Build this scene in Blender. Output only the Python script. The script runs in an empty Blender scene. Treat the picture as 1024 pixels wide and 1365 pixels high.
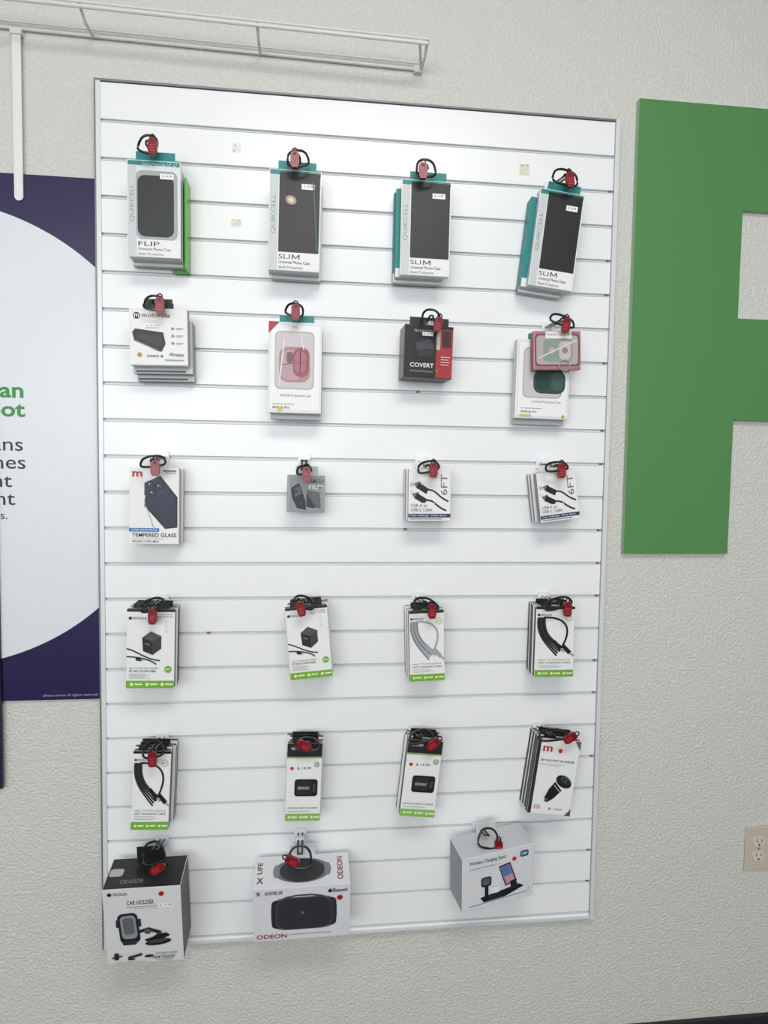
import bpy, bmesh, math, random
from mathutils import Matrix, Vector, Euler
random.seed(4)
ZT=2.38; PW=1.2; PH=1.9705          # slatwall top height, width, height (m)
# products: x, z (centre of front face), width, height, hang angle, distance of front face from wall
P={'p1':(.141,2.083,.108,.198,-.1,.09),'p2':(.436,2.076,.110,.212,.9,.09),'p3':(.724,2.076,.110,.205,.4,.09),'p4':(1.025,2.067,.103,.215,6.3,.09),
'p5':(.149,1.817,.121,.120,-.9,.09),'p6':(.439,1.761,.116,.197,.3,.09),'p7':(.735,1.806,.111,.116,1.3,.09),'p8':(1.031,1.818,.112,.088,-2,.10),'p8b':(1.010,1.756,.128,.181,.8,.07),
'p9':(.136,1.454,.105,.167,.5,.08),'p10':(.466,1.485,.082,.083,.9,.08),'p11':(.744,1.485,.097,.118,-.4,.09),'p12':(1.047,1.486,.094,.115,-7.6,.09),
'p13':(.129,1.141,.102,.175,1.1,.09),'p14':(.474,1.150,.094,.163,-5,.09),'p15':(.744,1.138,.081,.163,-1.8,.09),'p16':(1.049,1.143,.094,.166,.5,.09),
'p17':(.128,.822,.081,.178,2.3,.09),'p18':(.465,.827,.079,.180,1.7,.09),'p19':(.737,.825,.082,.181,5.9,.09),'p20':(1.058,.816,.106,.183,7.6,.09),
'p21':(.120,.538,.164,.193,-.5,.13),'p22':(.464,.545,.216,.137,-.7,.13),'p23':(.918,.594,.182,.142,-4.5,.12)}
Q={'st1':(.304,2.255),'st2':(.969,2.251),'st3':(.304,2.091),'d1':(.725,1.714),'d2':(.242,1.153),'d3':(.700,1.394)}
# hooks: loop x,z ; loop w,h ; tag x,z ; tag angle
HK=[(.135,2.206,.036,.043,.145,2.198,0),(.442,2.198,.043,.040,.436,2.191,0),(.718,2.196,.040,.043,.711,2.186,0),(1.033,2.197,.056,.040,1.041,2.188,8),
(.146,1.883,.040,.033,.158,1.876,0),(.438,1.881,.036,.030,.440,1.874,0),(.736,1.876,.040,.040,.750,1.860,-12),(1.036,1.883,.056,.026,1.042,1.870,-5),
(.141,1.551,.050,.023,.147,1.536,0),(.460,1.538,.030,.018,.466,1.527,0),(.735,1.549,.046,.023,.746,1.541,0),(1.032,1.554,.050,.020,1.042,1.544,0),
(.139,1.243,.050,.023,.140,1.218,0),(.462,1.246,.046,.023,.456,1.232,15),(.732,1.242,.046,.020,.749,1.224,0),(1.045,1.239,.063,.020,1.066,1.226,0),
(.138,.924,.043,.030,.138,.905,0),(.473,.925,.050,.023,.466,.924,60),(.729,.934,.053,.023,.758,.918,-50),(1.042,.928,.066,.020,1.082,.922,-60),
(.137,.690,.046,.043,.148,.659,-60),(.458,.664,.050,.043,.441,.660,60),(.894,.686,.046,.040,.917,.667,0)]

MC={}
def lin(c): return c/12.92 if c<=.04045 else ((c+.055)/1.055)**2.4
def M(hexc,rough=.45,alpha=1,metal=0):
    k=(hexc,rough,alpha,metal)
    if k in MC: return MC[k]
    m=bpy.data.materials.new('paint_'+hexc.strip('#')); m.use_nodes=True
    b=m.node_tree.nodes['Principled BSDF']
    c=[lin(int(hexc[i:i+2],16)/255) for i in (1,3,5)]
    b.inputs['Base Color'].default_value=(*c,1); b.inputs['Roughness'].default_value=rough
    b.inputs['Metallic'].default_value=metal
    MC[k]=m; return m
BLK='#18181a';WHT='#e9e9e9';TEAL='#0f8482';GRN='#74ad30'
def wallmat(name,hexc,bump=.6,scale=90):
    m=bpy.data.materials.new(name); m.use_nodes=True; nt=m.node_tree; N=nt.nodes; L=nt.links
    b=N['Principled BSDF']; b.inputs['Roughness'].default_value=.62
    c=[lin(int(hexc[i:i+2],16)/255) for i in (1,3,5)]
    tc=N.new('ShaderNodeTexCoord')
    n1=N.new('ShaderNodeTexNoise'); n1.inputs['Scale'].default_value=scale; n1.inputs['Detail'].default_value=3; n1.inputs['Roughness'].default_value=.55
    n2=N.new('ShaderNodeTexNoise'); n2.inputs['Scale'].default_value=scale*.4; n2.inputs['Detail'].default_value=2
    L.new(tc.outputs['Object'],n1.inputs['Vector']); L.new(tc.outputs['Object'],n2.inputs['Vector'])
    r=N.new('ShaderNodeValToRGB'); r.color_ramp.elements[0].position=.42; r.color_ramp.elements[1].position=.6
    L.new(n1.outputs['Fac'],r.inputs['Fac'])
    ad=N.new('ShaderNodeMath'); ad.operation='MULTIPLY_ADD'; ad.inputs[1].default_value=.8
    L.new(n2.outputs['Fac'],ad.inputs[0]); L.new(r.outputs['Color'],ad.inputs[2])
    bp=N.new('ShaderNodeBump'); bp.inputs['Strength'].default_value=bump; bp.inputs['Distance'].default_value=.0018
    L.new(ad.outputs[0],bp.inputs['Height']); L.new(bp.outputs['Normal'],b.inputs['Normal'])
    mx=N.new('ShaderNodeMix'); mx.data_type='RGBA'
    mx.inputs[6].default_value=(c[0]*.95,c[1]*.95,c[2]*.95,1); mx.inputs[7].default_value=(*c,1)
    L.new(n2.outputs['Fac'],mx.inputs[0]); L.new(mx.outputs[2],b.inputs['Base Color'])
    return m

class B:
    def __init__(s):
        s.v=[];s.f=[];s.m=[];s.mats=[];s.Mx=Matrix();s.w=s.h=1;s.ly=0
    def mi(s,m):
        if isinstance(m,str): m=M(m)
        if m not in s.mats: s.mats.append(m)
        return s.mats.index(m)
    def add(s,vs,fs,m,X=None):
        o=len(s.v); T=X if X is not None else Matrix()
        s.v+=[tuple(T@Vector(p)) for p in vs]; i=s.mi(m)
        for f in fs: s.f.append([o+q for q in f]); s.m.append(i)
    def box(s,x0,x1,y0,y1,z0,z1,m,bev=.0008,X=None,side=None,top=None):
        bm=bmesh.new(); bmesh.ops.create_cube(bm,size=1)
        for v in bm.verts: v.co=Vector(((x0+x1)/2+v.co.x*(x1-x0),(y0+y1)/2+v.co.y*(y1-y0),(z0+z1)/2+v.co.z*(z1-z0)))
        bm.normal_update()
        for f in bm.faces:
            if side and abs(f.normal.x)>.5: f.material_index=1
            elif top and abs(f.normal.z)>.5: f.material_index=2
        if bev: bmesh.ops.bevel(bm,geom=bm.edges[:],offset=bev,segments=2,affect='EDGES',profile=.6)
        bm.verts.index_update(); vs=[v.co.copy() for v in bm.verts]
        for k,mm in enumerate((m,side,top)):
            fs=[[v.index for v in f.verts] for f in bm.faces if f.material_index==k]
            if fs: s.add(vs,fs,mm or m,X)
        bm.free()
    def prism(s,pts,y0,y1,m,X=None):
        n=len(pts); vs=[(x,y0,z) for x,z in pts]+[(x,y1,z) for x,z in pts]
        fs=[list(range(n)),list(range(2*n-1,n-1,-1))]+[[i,i+n,(i+1)%n+n,(i+1)%n] for i in range(n)]
        s.add(vs,fs,m,X)
    def tube(s,path,r,m,closed=False,n=8,X=None):
        path=[Vector(p) for p in path]; k=len(path); vs=[];fs=[]
        for i,p in enumerate(path):
            a=path[i-1] if (i>0 or closed) else p; b=path[(i+1)%k] if (i<k-1 or closed) else p
            t=(b-a).normalized(); u=t.cross(Vector((.13,.31,.94))).normalized(); w=t.cross(u)
            for j in range(n):
                an=2*math.pi*j/n; vs.append(p+u*r*math.cos(an)+w*r*math.sin(an))
        for i in range(k if closed else k-1):
            for j in range(n):
                fs.append([i*n+j,i*n+(j+1)%n,((i+1)%k)*n+(j+1)%n,((i+1)%k)*n+j])
        if not closed: fs+= [list(range(n))[::-1],list(range((k-1)*n,k*n))]
        s.add(vs,fs,m,X)
    def face(s,w,h,y=0,Mx=None): s.w=w;s.h=h;s.ly=0;s.Mx=(Mx or Matrix())@Matrix.Translation((0,y,0))
    def p(s,x,y): return ((x-.5)*s.w,-s.ly*.00012-.00015,(.5-y)*s.h)
    def poly(s,pts,c):
        s.ly+=1; vs=[s.p(x,y) for x,y in pts]
        ar=sum(vs[i-1][0]*vs[i][2]-vs[i][0]*vs[i-1][2] for i in range(len(vs)))
        f=list(range(len(vs)))
        if ar<0: f=f[::-1]
        s.add(vs,[f],c,s.Mx)
    def R(s,x0,y0,x1,y1,c): s.poly([(x0,y0),(x1,y0),(x1,y1),(x0,y1)],c)
    def RR(s,x0,y0,x1,y1,r,c,rot=0):
        rx=r; ry=r*s.w/s.h; pts=[]
        for cx,cy,a0 in ((x1-rx,y0+ry,-90),(x1-rx,y1-ry,0),(x0+rx,y1-ry,90),(x0+rx,y0+ry,180)):
            for k in range(5):
                a=math.radians(a0+k*22.5); pts.append((cx+rx*math.cos(a),cy+ry*math.sin(a)))
        s.poly(s.rot(pts,rot,(x0+x1)/2,(y0+y1)/2),c)
    def rot(s,pts,a,cx,cy):
        if not a: return pts
        a=math.radians(a); o=[]
        for x,y in pts:
            dx=(x-cx)*s.w; dy=(y-cy)*s.h
            o.append((cx+(dx*math.cos(a)-dy*math.sin(a))/s.w, cy+(dx*math.sin(a)+dy*math.cos(a))/s.h))
        return o
    def E(s,cx,cy,rx,c,ry=None,rot=0):
        ry=ry if ry is not None else rx*s.w/s.h
        s.poly(s.rot([(cx+rx*math.cos(t*math.pi/14),cy+ry*math.sin(t*math.pi/14)) for t in range(28)],rot,cx,cy),c)
    def L(s,pts,wd,c):
        s.ly+=1; q=[Vector((s.p(x,y)[0],s.p(x,y)[2])) for x,y in pts]; y=-s.ly*.00012-.00015; vs=[];fs=[]
        for i,pp in enumerate(q):
            t=(q[min(i+1,len(q)-1)]-q[max(i-1,0)]).normalized(); nn=Vector((-t.y,t.x))*wd*s.w/2
            vs+=[(pp.x+nn.x,y,pp.y+nn.y),(pp.x-nn.x,y,pp.y-nn.y)]
        for i in range(len(q)-1): fs.append([2*i,2*i+1,2*i+3,2*i+2])
        s.add(vs,fs,c,s.Mx)
    def cur(s,p0,p1,p2,p3,wd,c,n=14):
        pts=[]
        for i in range(n+1):
            t=i/n;a=(1-t)**3;b=3*t*(1-t)**2;d=3*t*t*(1-t);e=t**3
            pts.append((a*p0[0]+b*p1[0]+d*p2[0]+e*p3[0],a*p0[1]+b*p1[1]+d*p2[1]+e*p3[1]))
        s.L(pts,wd,c)
    def T(s,txt,x0,y0,x1,y1,c,rot=0,bold=0):
        s.ly+=1; vs,fs=glyph(txt,bold)
        xs=[v[0] for v in vs]; ys=[v[1] for v in vs]
        a,b,cc,d=min(xs),max(xs),min(ys),max(ys); o=[]
        for x,y in vs:
            u=(x-a)/(b-a); v=(y-cc)/(d-cc)
            if rot==90: u,v=1-v,u
            o.append(s.p(x0+u*(x1-x0),y1-v*(y1-y0)))
        s.add(o,fs,c,s.Mx)
    def obj(s,name,loc=(0,0,0),rot=(0,0,0)):
        me=bpy.data.meshes.new(name); me.from_pydata(s.v,[],s.f)
        for m in s.mats: me.materials.append(m)
        me.polygons.foreach_set('material_index',s.m)
        me.update(); o=bpy.data.objects.new(name,me); bpy.context.collection.objects.link(o)
        o.location=loc; o.rotation_euler=rot
        return o
GC={}
def glyph(t,bold):
    if (t,bold) in GC: return GC[(t,bold)]
    cu=bpy.data.curves.new('t','FONT'); cu.body=t; cu.resolution_u=3; cu.offset=.014*min(bold,1.6)
    o=bpy.data.objects.new('t',cu); bpy.context.collection.objects.link(o)
    bpy.context.view_layer.update()
    me=bpy.data.meshes.new_from_object(o.evaluated_get(bpy.context.evaluated_depsgraph_get()))
    r=([(v.co.x,v.co.y) for v in me.vertices],[list(p.vertices) for p in me.polygons])
    bpy.data.objects.remove(o); bpy.data.curves.remove(cu); bpy.data.meshes.remove(me)
    GC[(t,bold)]=r; return r

# ------------------------------------------------------------ room
wm=wallmat('textured_drywall','#dadad4',.7,150)
def slab(name,x0,x1,y0,y1,z0,z1,m):
    b=B(); b.box(x0,x1,y0,y1,z0,z1,m,bev=0); return b.obj(name)
slab('wall_back',-2.2,3.8,0,.12,0,3.1,wm)
slab('wall_left',-2.32,-2.2,-5,.12,0,3.1,wm)
slab('wall_right',3.8,3.92,-5,.12,0,3.1,wm)
b=B(); b.box(-2.32,3.92,-5.12,-5,0,.95,wm,bev=0); b.box(-2.32,3.92,-5.12,-5,2.85,3.1,wm,bev=0)  # unseen knee wall and header, added to block low daylight behind the camera
for xx in (-2.25,-.25,1.75,3.8): b.box(xx-.04,xx+.04,-5.10,-5.02,.95,2.85,M('#55575a',.4,1,.6),bev=0)
b.obj('wall_front_occluder')
slab('ceiling',-2.32,3.92,-5,.12,3.1,3.2,M('#d8d8d6',.8))
slab('floor',-2.32,3.92,-5,.12,-.1,0,wallmat('floor_tile','#454342',.1,20))
bb=B(); bb.box(-2.19,3.79,-.012,0,.001,.1,M('#26262a',.5),bev=.002); bb.obj('baseboard_back')

# ------------------------------------------------------------ slatwall
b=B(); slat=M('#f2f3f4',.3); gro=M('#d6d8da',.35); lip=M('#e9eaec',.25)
zt=ZT-.005; zb=ZT-PH+.005
GZ=[ZT-(.004+.0813*k) for k in range(25)]
segs=[]; cur=zt
for k in range(1,25):
    z=GZ[k]
    if z-.009<zb: break
    segs.append(([(-.004,cur),(-.0172,cur),(-.018,cur-.0008),(-.018,z+.0036),(-.0172,z+.0028)],slat))
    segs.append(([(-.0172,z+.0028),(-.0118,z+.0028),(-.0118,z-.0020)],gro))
    segs.append(([(-.0118,z-.0020),(-.0184,z-.0026),(-.0187,z-.0034),(-.018,z-.0044)],lip))
    cur=z-.0044
segs.append(([(-.018,cur),(-.018,zb),(-.004,zb)],slat))
for sg,mt in segs:
    vs=[];fs=[]
    for y,z in sg: vs+=[(.006,y,z),(PW-.008,y,z)]
    for j in range(len(sg)-1): fs.append([2*j,2*j+2,2*j+3,2*j+1])
    b.add(vs,fs,mt)
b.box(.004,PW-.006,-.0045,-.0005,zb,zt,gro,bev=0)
fr=M('#dfe0e2',.35,1,.1); frd=M('#7d7f83',.4,1,.3); frm=M('#a9abae',.4,1,.2)
b.box(0,.0035,-.0225,-.0005,ZT-PH,ZT,frd,bev=.0006)
b.box(.003,.013,-.0215,-.016,ZT-PH+.004,ZT-.004,fr,bev=.0005)
b.box(PW-.010,PW,-.0235,-.0005,ZT-PH,ZT,fr,bev=.0006)
b.box(PW-.0115,PW-.0098,-.022,-.016,ZT-PH+.004,ZT-.004,frm,bev=.0003)
b.box(.0035,PW-.010,-.0225,-.0005,ZT-.004,ZT,frd,bev=.0006)
b.box(.0035,PW-.010,-.0225,-.0005,ZT-PH,ZT-PH+.007,fr,bev=.0006)
for k,(w_,h_,c) in {'st1':(.018,.02,'#e6e6e3'),'st2':(.024,.026,'#dcd8c2'),'st3':(.022,.016,'#dcd8ca')}.items():
    x,z=Q[k]; b.box(x-w_/2,x+w_/2,-.0184,-.0178,z-h_/2,z+h_/2,c,bev=0)
    for q in range(4):
        xx=x+random.uniform(-.4,.4)*w_; zz=z+random.uniform(-.4,.4)*h_; e=random.uniform(.001,.0025)
        b.box(xx-e,xx+e,-.0187,-.0183,zz-e*.6,zz+e*.6,random.choice(['#b8a878','#a5a5a2','#f2f2ee']),bev=0)
for k in ('d1','d2','d3'):
    x,z=Q[k]; zz=min(GZ,key=lambda g:abs(g-z)); b.box(x-.004,x+.004,-.0165,-.0115,zz-.002,zz+.0028,'#8a6a40',bev=.0005)
for g in range(2,24):
    if random.random()<.5: b.box(PW-.02,PW-.015,-.0165,-.0115,GZ[g]-.002,GZ[g]+.002,'#6a6050',bev=0)
b.obj('slatwall_display_panel')

# ------------------------------------------------------------ posters, letter
x,z,w,h=-.243,1.588,.482,1.169
b=B(); navy=M('#221b4a',.3); b.box(-w/2,w/2,0,.007,-h/2,h/2,navy,bev=.0006)
cx,cz=-.347,1.598; R_=.513
white=M('#dfe3e9',.35)
pt=[(cx-x,cz-R_-z)]
for i in range(1,180):
    t=-math.pi/2+math.pi*i/180; pt.append((min(cx+R_*math.cos(t),x+w/2-.0005)-x,cz+R_*math.sin(t)-z))
pt.append((cx-x,cz+R_-z))
for i in range(1,180):
    t=math.pi/2+math.pi*i/180; pt.append((max(cx+R_*math.cos(t),x-w/2+.0005)-x,cz+R_*math.sin(t)-z))
b.add([(p_[0],-.0003,p_[1]) for p_ in pt],[list(range(len(pt)))],white)
def txt_r(txt,X0,Z0,size,c,bold=0,ws=1.15):
    vs,fs=glyph(txt,bold); mx=max(v[0] for v in vs)
    b.add([((v[0]-mx)*size*ws+X0-x,-.0008,v[1]*size+Z0-z) for v in vs],fs,c)
for t_,X0,Z0 in (('Veteran',-.160,1.689),('Depot',-.157,1.647)): txt_r(t_,X0,Z0,.047,'#2f8f38',1.6,1.2)
for t_,X0,Z0 in (('plans',-.163,1.571),('phones',-.158,1.531),('talent',-.187,1.490),('content',-.181,1.450)): txt_r(t_,X0,Z0,.044,'#222226',.2,1.2)
txt_r('deals.',-.198,1.418,.026,'#33333a',.2,1.1); txt_r('phone stores all rights reserved',-.009,1.012,.0085,'#a8a8c0',0,1.1)
b.obj('round_logo_wall_poster',(x,-.008,z))
ex,ez=-.216,.803
b=B(); b.box(ex-.5,ex-.002,-.016,-.0095,ez,ez+.95,navy,bev=.001)
b.box(ex-.002,ex,-.0165,-.0095,ez,ez+.95,'#15132c',bev=.0004)
b.box(ex-.49,ex-.46,-.0095,-.0005,ez+.05,ez+.9,'#15132c',bev=0); b.obj('navy_wall_sign')
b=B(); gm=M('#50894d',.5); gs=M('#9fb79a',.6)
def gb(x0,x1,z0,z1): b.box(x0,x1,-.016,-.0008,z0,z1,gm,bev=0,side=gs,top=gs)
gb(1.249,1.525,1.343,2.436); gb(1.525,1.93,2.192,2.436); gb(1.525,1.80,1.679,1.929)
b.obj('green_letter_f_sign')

# ------------------------------------------------------------ outlet
h=.118; w=.0735; x=1.620+w/2; z=.560
b=B(); alm=M('#c8c0b0',.35); b.box(-w/2,w/2,-.003,.003,-h/2,h/2,alm,bev=.002)
for s_ in (1,-1):
    b.prism([(.0165*math.cos(t),s_*.0195+max(-.0125,min(.0125,.0165*math.sin(t)))) for t in [i*math.pi/12 for i in range(24)]],-.0055,-.002,M('#d8d0c0',.3))
    for dx,hh in ((-.0065,.009),(.0065,.007)): b.box(dx-.0011,dx+.0011,-.0058,-.005,s_*.0195+.004-hh/2,s_*.0195+.004+hh/2,'#2a2520',bev=0)
    b.prism([(.0026*math.cos(t),s_*.0195-.0075+.0026*math.sin(t)) for t in [i*math.pi/6 for i in range(12)]],-.0058,-.005,M('#2a2520'))
b.prism([(.003*math.cos(t),.003*math.sin(t)) for t in [i*math.pi/6 for i in range(12)]],-.0042,-.002,M('#b8b0a0',.3,1,.5))
b.obj('electrical_outlet',(x,-.0035,z))

# ------------------------------------------------------------ wire shelf (local origin at its right end on the wall)
b=B(); wht=M('#dcdcd9',.4); D=.100; sl=.016
def zz_(xx): return -xx*sl
def wire(y,dz,r): b.tube([(-1.9,y,zz_(-1.9)+dz),(0,y,dz)],r,wht)
for y,dz,r in ((-.006,0,.0035),(-.012,.010,.002),(-D,0,.0038),(-D,.009,.0022)): wire(y,dz,r)
for xx in (0,-.365,-.724,-1.09,-1.45): b.tube([(xx,-.006,zz_(xx)-.002),(xx,-D*.6,zz_(xx)-.006),(xx,-D,zz_(xx)+.010)],.0032,wht)
b.tube([(0,-.008,.0),(-.018,-D,.006)],.003,wht)
b.box(-.016,.002,-.013,-.0005,-.009,.006,wht,bev=.001)
b.obj('wire_wall_shelf',(.720,0,2.464))
b=B(); xm=-.1615; zt_=2.474; bz=2.114
pts_=[(xm-.009,zt_)]+[(xm+.009*math.cos(t),bz+.009+.009*math.sin(t)) for t in [math.pi+math.pi*i/10 for i in range(11)]]+[(xm+.009,zt_)]
b.prism(pts_,-.0125,-.0085,M('#e6e7e4',.4)); b.box(xm-.005,xm+.005,-.0088,-.0004,bz+.02,zt_,wht,bev=.001)
b.box(xm-.012,xm+.012,-.016,-.0004,zt_-.012,zt_-.001,wht,bev=.001)
b.obj('shelf_support_bracket')

# ------------------------------------------------------------ hooks
rows=[2,6,10,14,18,21]
rowof=[0]*4+[1]*4+[2]*4+[3]*4+[4]*4+[5]*3
bk=M('#101012',.35); redm=M('#85101c',.3); redl=M('#b9545c',.4)
for i,(x,z,w,h,tx,tz,r) in enumerate(HK):
    g=GZ[rows[rowof[i]]]; b=B(); wp=M('#e9ebee',.3)
    xb=x; yl=-.112 if rowof[i]<5 else -.1
    b.box(xb-.015,xb+.015,-.0215,-.0190,g-.014,g+.012,wp,bev=.001)
    b.box(xb-.013,xb+.013,-.0195,-.0122,g-.0012,g+.0025,wp,bev=.0005)
    b.box(xb-.009,xb+.009,-.05,-.021,g-.002,g+.001,wp,bev=.0005)
    b.tube([(xb-.005,-.02,g),(xb-.005,yl,z),(xb-.003,yl-.005,z+.004),(xb+.003,yl-.005,z+.004),(xb+.005,yl,z),(xb+.005,-.02,g)],.0022,bk)
    pth=[];a_=random.uniform(-.3,.3)
    for k in range(22):
        t=2*math.pi*k/22; c_,s_=math.cos(t),math.sin(t)
        px=w/2*math.copysign(abs(c_)**.7,c_)*(1-.25*s_); pz=h/2*math.copysign(abs(s_)**.7,s_)
        pth.append((x+px*math.cos(a_)-pz*math.sin(a_),-.112+.008*s_,z+px*math.sin(a_)+pz*math.cos(a_)))
    b.tube(pth,.0026,bk,closed=True)
    X=Matrix.Translation((tx,-.119,tz))@Matrix.Rotation(math.radians(-r),4,'Y')
    s=.0096
    b.prism([(-s*.55,s*1.75),(s*.55,s*1.75),(s*.95,s*1.2),(s*.95,-s*1.0),(s*.6,-s*1.7),(-s*.6,-s*1.7),(-s*.95,-s*1.0),(-s*.95,s*1.2)],-.004,.005,redm,X)
    b.prism([(-s*.3,s*1.45),(s*.3,s*1.45),(s*.4,s*.95),(-s*.4,s*.95)],-.0045,-.0038,M('#4d0a12'),X)
    b.tube([(-s*.5,0,s*1.6),(-s*.45,0,s*2.3),(0,0,s*2.6),(s*.45,0,s*2.3),(s*.5,0,s*1.6)],.0016,bk,X=X)
    for q in (-.9,-.35,.2): b.box(-s*.55,s*.45,-.0044,-.0039,q*s-.0006,q*s+.0006,redl,bev=0,X=X)
    b.obj('slatwall_hook_with_security_tag')

# ------------------------------------------------------------ products
def place(b,key,name,pitch=0,yaw=0):
    x,z,w,h,a,d=P[key]
    Rm=Matrix.Rotation(math.radians(a),3,'Y')@Matrix.Rotation(math.radians(yaw),3,'Z')@Matrix.Rotation(math.radians(pitch),3,'X')
    return b.obj(name,(x,-d,z),Rm.to_euler())
def stack(b,w,h,y0,n,t,gap,front,side,dx=.002,top=None,bev=.001):
    for k in range(n):
        y=y0+k*(t+gap); ox=random.uniform(-dx,dx); oz=random.uniform(-dx,dx)*.6
        if k==0: ox=oz=0
        b.box(-w/2+ox,w/2+ox,y,y+t,-h/2+oz,h/2+oz,front,bev=bev,side=side,top=top or side)
def tab(b,w,h,c,tw=.5,th=.022,n=3,sp=.018):
    for k in range(n):
        y=.003+k*sp; z0=h/2-.001; z1=h/2+th; x_=w*tw/2
        b.box(-x_,-.010,y,y+.0012,z0,z1,c,bev=0); b.box(.010,x_,y,y+.0012,z0,z1,c,bev=0)
        b.box(-.010,.010,y,y+.0012,z1-.006,z1,c,bev=0)
def sticker(b,x,y): b.R(x,y,x+.17,y+.05,'#f6f6f4'); b.R(x+.02,y+.015,x+.14,y+.022,'#555555'); b.R(x+.04,y+.03,x+.15,y+.036,'#777777')

def phonecase(key,title,bigflip=False,art=None,tealside=(),drop=.006):
    x,z,w,h,a,d=P[key]; b=B()
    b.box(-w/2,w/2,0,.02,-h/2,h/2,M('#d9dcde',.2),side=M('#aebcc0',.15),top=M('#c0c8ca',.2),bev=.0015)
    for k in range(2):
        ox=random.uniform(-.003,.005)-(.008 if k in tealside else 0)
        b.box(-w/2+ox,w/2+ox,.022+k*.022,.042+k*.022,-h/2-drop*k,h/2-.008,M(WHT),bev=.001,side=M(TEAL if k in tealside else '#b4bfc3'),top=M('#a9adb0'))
        if k in tealside: b.box(-w/2+ox-.0006,-w/2+ox+.014,.0215+k*.022,.0219+k*.022,-h/2-drop*k+.02,h/2-.012,M(TEAL),bev=0)
    b.box(-w*.34,w*.40,.001,.003,h/2-.002,h/2+.019,M(TEAL),bev=0); b.box(-w*.28,w*.44,.026,.0275,h/2-.012,h/2+.014,M(TEAL),bev=0)
    b.box(-w*.44,w*.2,.044,.0455,h/2-.012,h/2+.008,M('#1b6f70'),bev=0)
    b.face(w,h)
    b.R(0.01,0.0,.99,.075,TEAL); b.T('Universal Phone Case  5.8" - 6.7"',.28,.015,.95,.05,'#bfe0de')
    b.R(.01,.05,.99,.995,'#dfe1e3')
    b.R(.0,.05,.17,.995,'#c9cecf'); b.T('QUIKCELL',.04,.25,.135,.64,'#868b8e',rot=90)
    if bigflip:
        b.RR(.16,.10,.95,.82,.12,'#a3a8ac'); b.RR(.19,.15,.88,.79,.14,'#141517'); b.RR(.22,.17,.85,.77,.12,'#303136'); b.RR(.228,.174,.842,.765,.12,'#1c1d20')
    else:
        b.RR(.19,.02,.98,.83,.04,'#0d0d0f'); b.RR(.22,.04,.94,.81,.06,'#2a2b2f'); b.RR(.23,.045,.93,.805,.06,'#141517'); b.R(.56,.05,.57,.8,'#202125')
    b.R(.17,.82,1,1,WHT)
    if title=='SLIM':
        b.T('SLI',.2,.842,.42,.888,'#1a1a1a',bold=.2)
        for l_ in ([(.47,.889),(.47,.841)],[(.47,.843),(.535,.878),(.60,.843)],[(.60,.841),(.60,.889)]): b.L(l_,.022,'#1a1a1a')
    else: b.T(title,.2,.842,.2+.1*len(title),.888,'#1a1a1a',bold=.2)
    b.T('Universal Phone Case',.2,.905,.82,.935,'#2c2c2c',bold=.3)
    b.T('Sleek Protection',.2,.957,.68,.985,'#6d6d6d')
    b.R(.62,.13,.88,.185,'#f4f4f2'); b.T('$ 14.99',.66,.14,.84,.172,'#444444')
    if art: art(b)
    for zz in (-h/2,h/2): b.tube([(-w/2,0,zz),(w/2,0,zz)],.0009,M('#f4f6f7',.1))
    for xx in (-w/2,w/2): b.tube([(xx,0,-h/2),(xx,0,h/2)],.0009,M('#f4f6f7',.1))
    return b
b=phonecase('p1','FLIP',True)
x,z,w,h,a,d=P['p1']; b.box(w/2-.03,w/2+.009,.0655,.071,-h/2-.014,h/2-.02,M('#49a52c',.3),bev=.001); b.box(w/2+.004,w/2+.009,.022,.066,-h/2-.014,h/2-.02,M('#55b03c',.3),bev=.001)
place(b,'p1','flip_phone_case_package')
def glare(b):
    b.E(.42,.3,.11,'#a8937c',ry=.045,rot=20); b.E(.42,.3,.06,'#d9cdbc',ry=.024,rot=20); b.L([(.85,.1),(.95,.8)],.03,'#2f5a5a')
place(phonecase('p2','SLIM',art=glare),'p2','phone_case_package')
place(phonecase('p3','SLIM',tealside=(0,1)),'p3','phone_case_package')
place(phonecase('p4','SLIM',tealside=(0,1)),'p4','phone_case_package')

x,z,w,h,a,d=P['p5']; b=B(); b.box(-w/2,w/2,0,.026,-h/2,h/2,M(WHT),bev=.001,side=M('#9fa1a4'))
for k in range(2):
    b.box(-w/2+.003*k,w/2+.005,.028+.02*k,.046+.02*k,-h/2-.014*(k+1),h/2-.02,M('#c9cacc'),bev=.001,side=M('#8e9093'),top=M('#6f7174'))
    b.box(-w/2+.006,w/2-.01,.0272+.02*k,.0279+.02*k,-h/2-.014*(k+1)+.003,-h/2-.014*(k+1)+.007,M('#4a4b4e'),bev=0)
b.box(-.028,.03,.001,.0025,h/2-.002,h/2+.02,M(BLK),bev=.0); b.box(-.028,.03,.012,.013,h/2-.012,h/2+.014,M(BLK),bev=.0)
b.face(w,h)
b.E(.13,.13,.06,'#1a1a1a'); b.T('m',.09,.1,.17,.16,'#eeeeee',bold=1); b.T('motorola',.22,.08,.7,.16,'#1a1a1a',bold=.4)
b.poly([(.05,.42),(.1,.36),(.58,.42),(.62,.62),(.55,.76),(.48,.75),(.08,.56)],'#17181a'); b.poly([(.14,.44),(.54,.5),(.57,.6),(.5,.66),(.15,.52)],'#2c2e32')
b.L([(.08,.56),(.5,.74)],.02,'#6b6d70'); b.E(.17,.82,.04,'#b08a40'); b.T('BT-BOOM HD',.3,.82,.5,.86,'#333333',bold=.5); b.E(.55,.84,.022,'#2070c0')
for q in range(3): b.RR(.72,.33+q*.13,.77,.37+q*.13,.01,'#8a8a8a'); b.R(.8,.34+q*.13,.93,.35+q*.13,'#9a9a9a'); b.R(.8,.36+q*.13,.9,.368+q*.13,'#b0b0b0')
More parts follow.
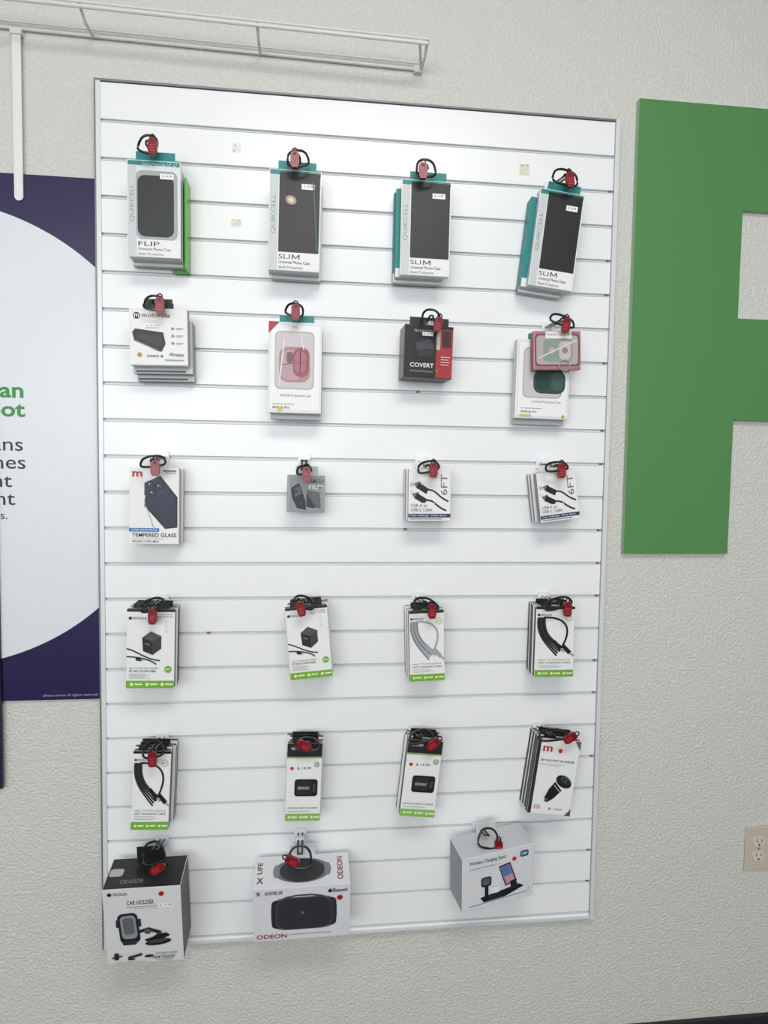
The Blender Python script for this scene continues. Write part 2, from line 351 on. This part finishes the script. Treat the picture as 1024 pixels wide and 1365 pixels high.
b.T('Wireless',.68,.78,.93,.84,'#444444',bold=.3); b.R(.6,.9,.93,.915,'#999999'); b.R(.28,.28,.5,.34,'#fafafa'); b.T('$ 29.99',.3,.29,.48,.33,'#555555')
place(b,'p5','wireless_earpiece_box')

def budcase(w,h,t2=.058):
    b=B(); b.box(-w/2,w/2,0,.028,-h/2,h/2,M('#f0f0f0',.3),bev=.0015,side=M('#cfd0d3'))
    b.box(-w/2+.004,w/2+.002,.030,t2-.012,-h/2-.012,h/2-.01,M('#c5c7ca'),bev=.001,side=M('#a0a2a5'))
    b.box(-w*.3,w*.35,.002,.004,h/2-.002,h/2+.014,M(TEAL),bev=0)
    b.face(w,h)
    b.R(.02,.015,.98,.985,'#dcdcdf'); b.R(.04,.03,.96,.97,'#efeff0')
    b.RR(.12,.1,.86,.74,.1,'#b6acae'); b.RR(.14,.115,.84,.725,.09,'#c9c4c7')
    return b
x,z,w,h,a,d=P['p6']; b=budcase(w,h)
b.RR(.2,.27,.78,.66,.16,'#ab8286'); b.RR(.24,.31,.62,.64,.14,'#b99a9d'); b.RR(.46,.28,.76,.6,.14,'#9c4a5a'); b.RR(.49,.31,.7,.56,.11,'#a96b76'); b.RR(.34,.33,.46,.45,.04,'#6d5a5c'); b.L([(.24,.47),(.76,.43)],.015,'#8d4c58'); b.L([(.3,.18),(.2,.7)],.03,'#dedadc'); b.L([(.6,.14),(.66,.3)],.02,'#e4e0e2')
b.poly([(0,0),(.2,0),(0,.13)],'#b01525'); b.T('AirPods Protective Case',.22,.79,.8,.82,'#8a8a8a'); b.R(.08,.9,.5,.905,'#777777'); b.T('AirPods Pro',.08,.925,.4,.955,'#333333',bold=.4); b.E(.22,.96,.045,'#d9c030')
sticker(b,.4,.03)
place(b,'p6','earbuds_case_package')

x,z,w,h,a,d=P['p7']; b=B(); b.box(-w/2,w/2,0,.062,-h/2,h/2,M('#1a1a1c',.35),bev=.0012,side=M('#6a6c6f',.4),top=M('#4a4c4f',.4))
tab(b,w,h,M(BLK),.8,.018,1); b.face(w,h)
b.R(.66,.05,1,.99,'#a32832'); b.R(.66,.05,.74,.45,'#b9b4b4'); b.R(.0,.0,1,.06,'#0e0e10'); b.R(.78,.08,.96,.4,'#3a1a1e')
b.poly([(.2,.3),(.55,.2),(.66,.3),(.66,.6),(.5,.66),(.22,.62),(.17,.5)],'#0b0b0d'); b.poly([(.24,.34),(.52,.26),(.6,.34),(.6,.44),(.26,.48)],'#3c3d42'); b.poly([(.26,.5),(.6,.46),(.58,.56),(.3,.6)],'#2a2b30')
b.T('COVERT',.13,.72,.62,.8,'#e8e8e8',bold=1.2); b.T('Wireless Earphones',.13,.86,.6,.9,'#b8b8b8'); b.T('MANGOTEK',.2,.08,.62,.14,'#a0a0a0',bold=.5)
for q in range(4): b.R(.76,.58+q*.05,.95-.03*(q%2),.593+q*.05,'#e7c9cc')
b.E(.68,.86,.025,'#3a9a50'); b.R(.36,.13,.58,.2,'#f2f2f0'); b.T('$ 19.99',.38,.14,.56,.19,'#555555')
place(b,'p7','wireless_earphones_box',yaw=2)

x,z,w,h,a,d=P['p8b']; b=budcase(w,h,.048)
b.RR(.32,.38,.92,.68,.14,'#2b4640'); b.RR(.36,.41,.62,.64,.1,'#1c3a34'); b.RR(.66,.41,.88,.64,.1,'#3a5b52'); b.T('AirPods Protective Case',.3,.77,.85,.8,'#8a8a8a'); b.R(.1,.87,.5,.875,'#888888'); b.T('AirPods Pro',.1,.9,.4,.93,'#333333',bold=.3); b.R(.08,.95,.3,.98,'#d2c070'); b.E(.9,.965,.03,'#b8b030')
place(b,'p8b','earbuds_case_package')
x,z,w,h,a,d=P['p8']; b=B(); b.box(-w/2,w/2,0,.022,-h/2,h/2,M('#a9767a',.3),bev=.003,side=M('#8e4b50'))
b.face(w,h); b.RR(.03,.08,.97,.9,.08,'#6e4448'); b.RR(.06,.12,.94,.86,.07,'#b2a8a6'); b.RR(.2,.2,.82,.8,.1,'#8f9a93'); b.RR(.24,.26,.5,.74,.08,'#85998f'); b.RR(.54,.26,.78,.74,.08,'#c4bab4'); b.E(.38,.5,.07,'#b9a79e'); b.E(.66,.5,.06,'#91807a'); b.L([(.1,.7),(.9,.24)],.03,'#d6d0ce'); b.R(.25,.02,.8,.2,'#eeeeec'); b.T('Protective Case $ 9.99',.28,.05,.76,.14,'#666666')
b.tube([(.015+.012*math.cos(t*math.pi/8),-.004,-.034+.012*math.sin(t*math.pi/8)) for t in range(16)],.0012,M('#d9c9cc',.2,1,.7),closed=True)
place(b,'p8','earbuds_case_package')

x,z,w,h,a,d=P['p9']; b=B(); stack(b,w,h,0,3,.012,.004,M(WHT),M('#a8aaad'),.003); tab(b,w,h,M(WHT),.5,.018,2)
b.face(w,h)
b.poly([(.34,.19),(.62,.1),(.97,.38),(.97,.78),(.72,.8),(.3,.5)],'#0c1322'); b.poly([(.38,.22),(.61,.13),(.92,.4),(.94,.75),(.73,.77),(.34,.48)],'#18283e'); b.poly([(.3,.2),(.6,.12),(.72,.3),(.5,.42),(.3,.36)],'#203449')
for cx_,cy_ in ((.42,.22),(.6,.24),(.46,.33)): b.E(cx_,cy_,.085,'#0a0a0c'); b.E(cx_,cy_,.05,'#33425a'); b.E(cx_-.02,cy_-.01,.018,'#9aa8c0')
b.L([(.3,.42),(.5,.8)],.012,'#9aa0a8')
b.T('m',.06,.05,.26,.12,'#b51a28',bold=1.6); b.R(.68,.03,.94,.045,'#555555'); b.R(.72,.06,.94,.07,'#999999')
b.R(0,.79,.6,.835,'#2a6ab0'); b.T('CAMERA LENS PROTECTOR',.05,.8,.56,.825,'#e8f0fa'); b.T('TEMPERED GLASS',.06,.855,.95,.905,'#2a2a2c',bold=.3); b.R(.06,.925,.7,.93,'#888888'); b.T('iPHONE 15 PRO MAX',.06,.95,.6,.975,'#333333',bold=.3)
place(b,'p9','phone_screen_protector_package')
x,z,w,h,a,d=P['p10']; b=B(); stack(b,w,h,0,2,.006,.006,M('#9b9ea2',.25),M('#7c7e82'),.003); tab(b,w,h,M('#b9bcc0'),.6,.02,2,.01)
b.face(w,h); b.R(.03,.02,.97,.98,'#8f9296'); b.poly([(.08,.35),(.3,.22),(.48,.7),(.5,.95),(.25,.9),(.1,.6)],'#1f2023'); b.poly([(.15,.4),(.3,.3),(.38,.5),(.2,.6)],'#5d6066'); b.poly([(.5,.4),(.86,.46),(.9,.9),(.55,.85)],'#5a5d62'); b.poly([(.5,.5),(.75,.82),(.7,.9),(.5,.85)],'#2a2b2f')
b.T('CAMERA',.5,.1,.97,.22,'#4a4c50',bold=.3); b.T('FILM',.56,.26,.93,.37,'#e0e0e2',bold=.2)
for cx_,cy_ in ((.2,.45),(.28,.6),(.35,.78)): b.E(cx_,cy_,.05,'#0a0a0b'); b.E(cx_,cy_,.025,'#50565e')
place(b,'p10','camera_lens_protector_package')
def usbcard(key,title):
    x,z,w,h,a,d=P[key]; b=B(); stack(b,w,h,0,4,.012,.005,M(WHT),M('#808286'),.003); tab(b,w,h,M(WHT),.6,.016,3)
    b.face(w,h)
    b.T(title,.76,.1,.92,.5,'#6b6d70',rot=90,bold=.3); b.E(.08,.3,.05,'#b8babd'); b.E(.08,.45,.04,'#d0d2d4')
    for (p0,p1) in (((.12,.28),(.95,.62)),((.08,.48),(.9,.8))):
        x0,y0=p0;x1,y1=p1
        b.cur((x0+.3,y0+.12),(x0+.55,y0+.1),(x1-.3,y1-.1),(x1,y1),.04,'#232427')
        b.poly([(x0,y0),(x0+.14,y0-.04),(x0+.22,y0+.06),(x0+.08,y0+.1)],'#6a6c70'); b.poly([(x0+.12,y0-.02),(x0+.36,y0+.1),(x0+.3,y0+.2),(x0+.06,y0+.08)],'#141416')
    b.R(0,.65,.62,.82,WHT); b.T('USB-A to',.06,.67,.44,.73,'#222222',bold=.6); b.T('USB-C Cable',.06,.75,.56,.81,'#222222',bold=.6)
    b.R(0,.86,1,.93,'#27405f'); b.T('Fast Charge  Data Sync',.05,.875,.9,.915,'#d5deea',bold=.5); b.R(.03,.95,.8,.965,'#888888')
    place(b,key,'usb_cable_package')
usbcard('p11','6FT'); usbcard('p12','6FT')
def card(key,kind,name,side='#232426'):
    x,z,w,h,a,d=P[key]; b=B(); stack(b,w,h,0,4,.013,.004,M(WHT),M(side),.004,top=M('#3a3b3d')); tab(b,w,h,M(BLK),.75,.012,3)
    b.face(w,h)
    b.R(0,0,1,.035,BLK); b.T('ESOULK',.12,.1,.42,.13,'#2a2a2a',bold=1); b.E(.07,.115,.035,'#2a2a2a')
    if kind=='charger':
        b.T('10W WALL CHARGER',.58,.055,.95,.075,'#6fae22',bold=.5); b.T('USB-C TO 8 PIN',.58,.085,.95,.105,'#555555',bold=.3)
        b.poly([(.32,.36),(.5,.28),(.72,.34),(.72,.5),(.54,.58),(.34,.53)],'#1c1d1f'); b.poly([(.32,.36),(.5,.28),(.72,.34),(.54,.41)],'#4b4d51'); b.poly([(.54,.41),(.72,.34),(.72,.5),(.54,.58)],'#34363a'); b.L([(.38,.43),(.48,.455)],.02,'#8b8d90')
        b.cur((.0,.5),(.2,.52),(.4,.64),(.7,.65),.028,'#1a1a1c'); b.cur((.0,.6),(.1,.6),(.5,.62),(.62,.7),.028,'#1a1a1c')
        b.poly([(.18,.6),(.3,.61),(.32,.66),(.2,.65)],'#1a1a1c'); b.L([(.3,.635),(.36,.64)],.03,'#9a9c9f')
        for q in range(3): b.E(.82,.15+q*.06,.03,'#d8dadc')
        b.T('USB C TO 8 PIN WALL CHARGER',.06,.735,.66,.755,GRN,bold=.8); b.T('5FT USB C TO 8 PIN CABLE',.06,.77,.62,.795,'#2c2c2e',bold=.8); b.E(.87,.76,.075,GRN); b.T('5FT',.82,.75,.92,.77,'#ffffff',bold=.6)
        for q in range(4): b.R(.06,.815+q*.018,.4+.1*(q%2),.82+q*.018,'#9a9a9a')
    elif kind.startswith('cable'):
        cc='#a0a3a7' if kind=='cableg' else '#101113'; cd='#7c7f83' if kind=='cableg' else '#2b2d31'
        for q in range(5):
            o=q*.042
            b.cur((.06+o,.15),(.0+o*1.2,.38),(.22+o,.50-o*.3),(.56+o*.6,.70-o*.8),.046,cc if q%2 else cd)
        b.cur((.2,.15),(.85,.14),(.98,.34),(.62,.64),.05,cc)
        for ox,oy in ((.42,.5),(.66,.56)):
            b.poly([(ox,oy),(ox+.08,oy-.03),(ox+.28,oy+.08),(ox+.2,oy+.12)],cc); b.L([(ox+.24,oy+.1),(ox+.34,oy+.14)],.05,'#9a9da2')
        b.E(.85,.15,.085,GRN); b.E(.85,.15,.07,'#e8f2dc'); b.T('6FT',.8,.14,.9,.16,'#222222',bold=.6)
        b.R(0,.73,1,.9,WHT); b.T('USB-C TO 8 PIN DATA &',.08,.745,.9,.77,'#4e9a22',bold=.8); b.T('FAST CHARGING CABLE',.08,.785,.92,.81,'#2c2c2e',bold=.9)
        for q in range(3): b.R(.08,.83+q*.018,.6+.1*(q%2),.835+q*.018,'#9a9a9a')
    elif kind=='slim':
        b.R(0,0,1,.17,'#1f2022'); b.T('ESOULK',.12,.05,.45,.08,'#d8d8d8',bold=1); b.R(0,.17,1,.19,'#8fae6a'); b.T('$ 14.99',.3,.3,.7,.34,'#666666',bold=.4); b.E(.15,.32,.05,'#c62030')
        b.E(.86,.27,.075,'#2c2c2e'); b.E(.86,.27,.06,WHT); b.T('18',.82,.25,.9,.29,'#222222',bold=1)
        b.RR(.24,.46,.9,.68,.08,'#101113'); b.RR(.29,.485,.72,.655,.05,'#26272b'); b.T('ESOULK',.34,.555,.67,.59,'#c8c8c8',bold=.8); b.R(.76,.52,.84,.62,'#3c3e44')
        b.T('USB PD & QC SLIM WALL CHARGER',.06,.82,.92,.845,'#3c8a22',bold=.4); b.R(.06,.87,.7,.875,'#888888')
    b.R(0,.905,1,1,GRN if kind!='slim' else '#88b85a')
    for q in range(3): b.E(.12+q*.32,.95,.035,'#dff0c0'); b.R(.18+q*.32,.94,.34+q*.32,.957,'#e8f4d4')
    place(b,key,name)
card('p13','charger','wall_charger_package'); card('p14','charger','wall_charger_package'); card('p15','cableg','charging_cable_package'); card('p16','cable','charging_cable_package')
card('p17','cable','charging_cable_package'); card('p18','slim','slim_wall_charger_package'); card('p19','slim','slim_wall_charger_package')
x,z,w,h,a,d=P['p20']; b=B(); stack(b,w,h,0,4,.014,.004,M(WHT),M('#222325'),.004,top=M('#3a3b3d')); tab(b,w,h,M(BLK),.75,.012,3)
b.face(w,h); b.R(0,0,.08,1,'#2b2c30'); b.T('m',.14,.1,.36,.17,'#b51a28',bold=1.6); b.E(.55,.15,.05,'#c62030'); b.T('38W DUAL PORT CAR CHARGER',.12,.27,.92,.3,'#3a3a3c',bold=.9); b.R(.12,.33,.7,.335,'#999999'); b.R(.12,.35,.6,.355,'#b0b0b0')
b.E(.74,.55,.2,'#1c1d20',ry=.075,rot=28); b.poly([(.54,.56),(.72,.67),(.56,.78),(.42,.84),(.34,.78),(.42,.66)],'#151517'); b.E(.78,.53,.13,'#45484d',ry=.04,rot=28); b.L([(.52,.60),(.68,.69)],.02,'#a8aaad'); b.E(.39,.81,.045,'#55585c'); b.E(.74,.52,.03,'#0c0c0e'); b.E(.84,.555,.03,'#0c0c0e')
b.R(.12,.88,.28,.93,'#d8b0b0'); b.E(.5,.92,.03,'#909090'); b.R(.6,.91,.8,.93,'#b8b8b8'); b.poly([(.86,.0),(1,.0),(1,.12)],'#606266'); b.poly([(.86,1),(1,1),(1,.9)],'#55565c')
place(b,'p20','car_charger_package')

TOPM=lambda t,h:Matrix.Translation((0,t/2,h/2))@Matrix.Rotation(math.radians(-90),4,'X')
x,z,w,h,a,d=P['p21']; b=B(); t=.092
b.box(-w/2,w/2,0,t,-h/2,h/2,M('#dcdcdc',.35),bev=.001,side=M('#1c1c1e',.4),top=M('#232325',.4)); b.box(-.03,.03,t-.003,t-.001,h/2-.002,h/2+.03,M(BLK),bev=.0005)
b.face(w,h); b.E(.09,.07,.028,'#1c1c1e'); b.T('ESOULK',.14,.05,.32,.085,'#1c1c1e',bold=1.2); b.E(.75,.09,.035,'#b01a20')
b.T('CAR HOLDER',.3,.16,.65,.215,'#4a4a4c',bold=1); b.R(.3,.24,.78,.247,'#8a8a8a'); b.R(.4,.265,.7,.27,'#a8a8a8'); b.R(.7,.22,.9,.27,'#f8f8f8'); b.T('$ 19.99',.72,.225,.88,.262,'#666666')
b.RR(.18,.32,.44,.72,.07,'#1e1f22',rot=-4); b.RR(.21,.35,.41,.66,.06,'#8e9196',rot=-4); b.RR(.24,.38,.38,.6,.04,'#63666b',rot=-4); b.R(.15,.4,.19,.5,'#2a2b2e'); b.R(.43,.4,.47,.5,'#2a2b2e'); b.RR(.22,.68,.4,.74,.02,'#2c2d30')
b.L([(.44,.57),(.56,.54),(.72,.6)],.05,'#232427'); b.E(.55,.57,.045,'#55585c'); b.L([(.72,.6),(.6,.7)],.06,'#34363a'); b.poly([(.5,.68),(.78,.6),(.84,.64),(.6,.74)],'#17181a'); b.E(.68,.72,.17,'#17181a',ry=.04,rot=-6); b.E(.67,.705,.13,'#44464b',ry=.022,rot=-6)
b.RR(.1,.84,.16,.93,.02,'#2a2b2e'); b.L([(.07,.9),(.2,.88)],.02,'#2a2b2e'); b.L([(.28,.91),(.46,.87)],.035,'#2a2b2e'); b.E(.32,.93,.05,'#2a2b2e',ry=.012); b.E(.55,.9,.06,'#2a2b2e',ry=.018)
b.T('BLOOMING ADHER',.64,.86,.92,.885,'#4f9a28',bold=.4); b.T('ONE TOUCH',.6,.905,.88,.94,'#333333',bold=1.2); b.R(.1,.965,.5,.97,'#999999'); b.R(.64,.955,.86,.962,'#999999')
b.face(w,t,Mx=TOPM(t,h))
b.RR(.02,.35,.2,.6,.04,'#b8b8b8'); b.E(.5,.45,.14,'#0c0c0e'); b.T('CAR HOLDER',.2,.72,.5,.84,'#8a8a8a',bold=.6)
place(b,'p21','car_phone_holder_box',pitch=9)
x,z,w,h,a,d=P['p22']; b=B(); t=.1
b.box(-w/2,w/2,0,t,-h/2,h/2,M('#dddee2',.3),bev=.001,side=M('#c4c5c9',.4),top=M('#dfe0e4',.35)); b.box(-.03,.03,t-.003,t-.001,h/2-.002,h/2+.03,M('#d8dadd'),bev=.0005)
b.face(w,h)
b.RR(.18,.19,.86,.81,.13,'#6c6f73'); b.RR(.185,.23,.30,.77,.05,'#2a2b2e'); b.RR(.74,.23,.855,.77,.05,'#303236'); b.RR(.23,.19,.81,.81,.12,'#4b4d52'); b.RR(.24,.21,.80,.79,.11,'#303135')
b.L([(.32,.19),(.44,.155),(.6,.155),(.72,.19)],.02,'#4b4d52')
b.L([(.495,.47),(.52,.51)],.009,'#808286'); b.L([(.52,.47),(.495,.51)],.009,'#808286')
b.T('ODEON',.03,.87,.34,.95,'#8e1a2c',bold=.8); b.T('WATER RESISTANT PORTABLE SPEAKER',.36,.885,.8,.91,'#777777'); b.T('X',.03,.04,.08,.12,'#2a2a2a',bold=1); b.T('GHOSTEK LIFE',.12,.05,.3,.11,'#2a2a2a',bold=.6)
b.E(.79,.1,.022,'#2a2a2a'); b.T('Bluetooth',.82,.06,.97,.13,'#2a2a2a',bold=.6); b.E(.89,.24,.03,'#b01a20')
b.face(w,t,Mx=TOPM(t,h))
b.E(.5,.5,.3,'#6c6f73',ry=.38); b.E(.5,.5,.24,'#2d2e32',ry=.36); b.E(.23,.5,.035,'#808388',ry=.2); b.E(.77,.5,.035,'#808388',ry=.2)
b.T('X',.03,.66,.1,.84,'#2a2a2a',bold=1); b.T('LIFE',.03,.2,.08,.55,'#2a2a2a',rot=90,bold=.5); b.T('ODEON',.87,.15,.93,.85,'#8e1a2c',rot=90,bold=.8)
place(b,'p22','bluetooth_speaker_box',pitch=9)
x,z,w,h,a,d=P['p23']; b=B(); t=.075
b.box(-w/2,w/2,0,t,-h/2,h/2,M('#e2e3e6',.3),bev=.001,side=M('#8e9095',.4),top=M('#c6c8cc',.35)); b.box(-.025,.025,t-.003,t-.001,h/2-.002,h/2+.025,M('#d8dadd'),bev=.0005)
b.face(w,h)
b.T('Wireless Charging Stand',.1,.08,.6,.17,'#20304a',bold=1); b.T('Charging compatible 3 in 1',.1,.21,.55,.25,'#556070'); b.E(.72,.2,.03,'#c62030'); b.RR(.8,.08,.92,.2,.03,'#2a4a8a'); b.T('15W',.82,.11,.9,.17,'#ffffff',bold=.5)
b.L([(.1,.93),(.93,.88),(.93,.8)],.008,'#4060a0')
b.poly([(.25,.8),(.8,.7),(.86,.76),(.6,.88),(.3,.9)],'#1a1b1e'); b.E(.45,.83,.1,'#2c2d31',ry=.04)
b.poly([(.5,.28),(.66,.24),(.76,.62),(.6,.68)],'#17181c'); b.poly([(.515,.3),(.655,.265),(.745,.61),(.605,.655)],'#8c6a98'); b.poly([(.53,.32),(.65,.29),(.69,.45),(.57,.48)],'#4f7fb0'); b.poly([(.58,.5),(.69,.46),(.73,.6),(.62,.64)],'#c89aa8')
b.RR(.26,.42,.4,.6,.03,'#1c1d20'); b.RR(.28,.44,.38,.57,.02,'#5c6068'); b.R(.31,.6,.36,.8,'#1a1b1e'); b.RR(.4,.58,.52,.76,.03,'#f0f0f2'); b.R(.41,.62,.51,.63,'#9a9ca0'); b.poly([(.66,.6),(.74,.58),(.78,.74),(.68,.76)],'#222327')
place(b,'p23','wireless_charging_stand_box',pitch=9,yaw=9)

# ------------------------------------------------------------ lights
wd=bpy.data.worlds.new('daylight'); bpy.context.scene.world=wd; wd.use_nodes=True
wd.node_tree.nodes['Background'].inputs['Color'].default_value=(.88,.94,1,1); wd.node_tree.nodes['Background'].inputs['Strength'].default_value=.9
def area(name,loc,target,sx,sy,e,c):
    l=bpy.data.lights.new(name,'AREA'); l.shape='RECTANGLE'; l.size=sx; l.size_y=sy; l.energy=e; l.color=c
    o=bpy.data.objects.new(name,l); bpy.context.collection.objects.link(o); o.location=loc
    o.rotation_euler=(Vector(target)-Vector(loc)).to_track_quat('-Z','Y').to_euler(); return o
area('storefront_window_light',(-.6,-4.7,2.1),(.5,0,1.8),3.2,1.5,92,(.97,.985,1))
area('ceiling_light_panel',(.7,-1.9,3.06),(.6,-1.2,0),1.2,.6,34,(1,.98,.94))

# ------------------------------------------------------------ camera
cam=bpy.data.cameras.new('camera'); co=bpy.data.objects.new('camera',cam); bpy.context.collection.objects.link(co)
rt=Vector((.99343,-.11355,.01470)); fw=Vector((.11421,.99181,-.05734)); rt.normalize(); fw=(fw-rt*fw.dot(rt)).normalized(); up=rt.cross(fw)
m=Matrix((rt,up,-fw)).transposed().to_4x4(); m.translation=Vector((.470,-1.568,1.531)); co.matrix_world=m
cam.sensor_fit='VERTICAL'; cam.sensor_height=36; cam.lens=880/1365*36; cam.clip_start=.02
bpy.context.scene.camera=co
bpy.context.scene.view_settings.view_transform='Standard'
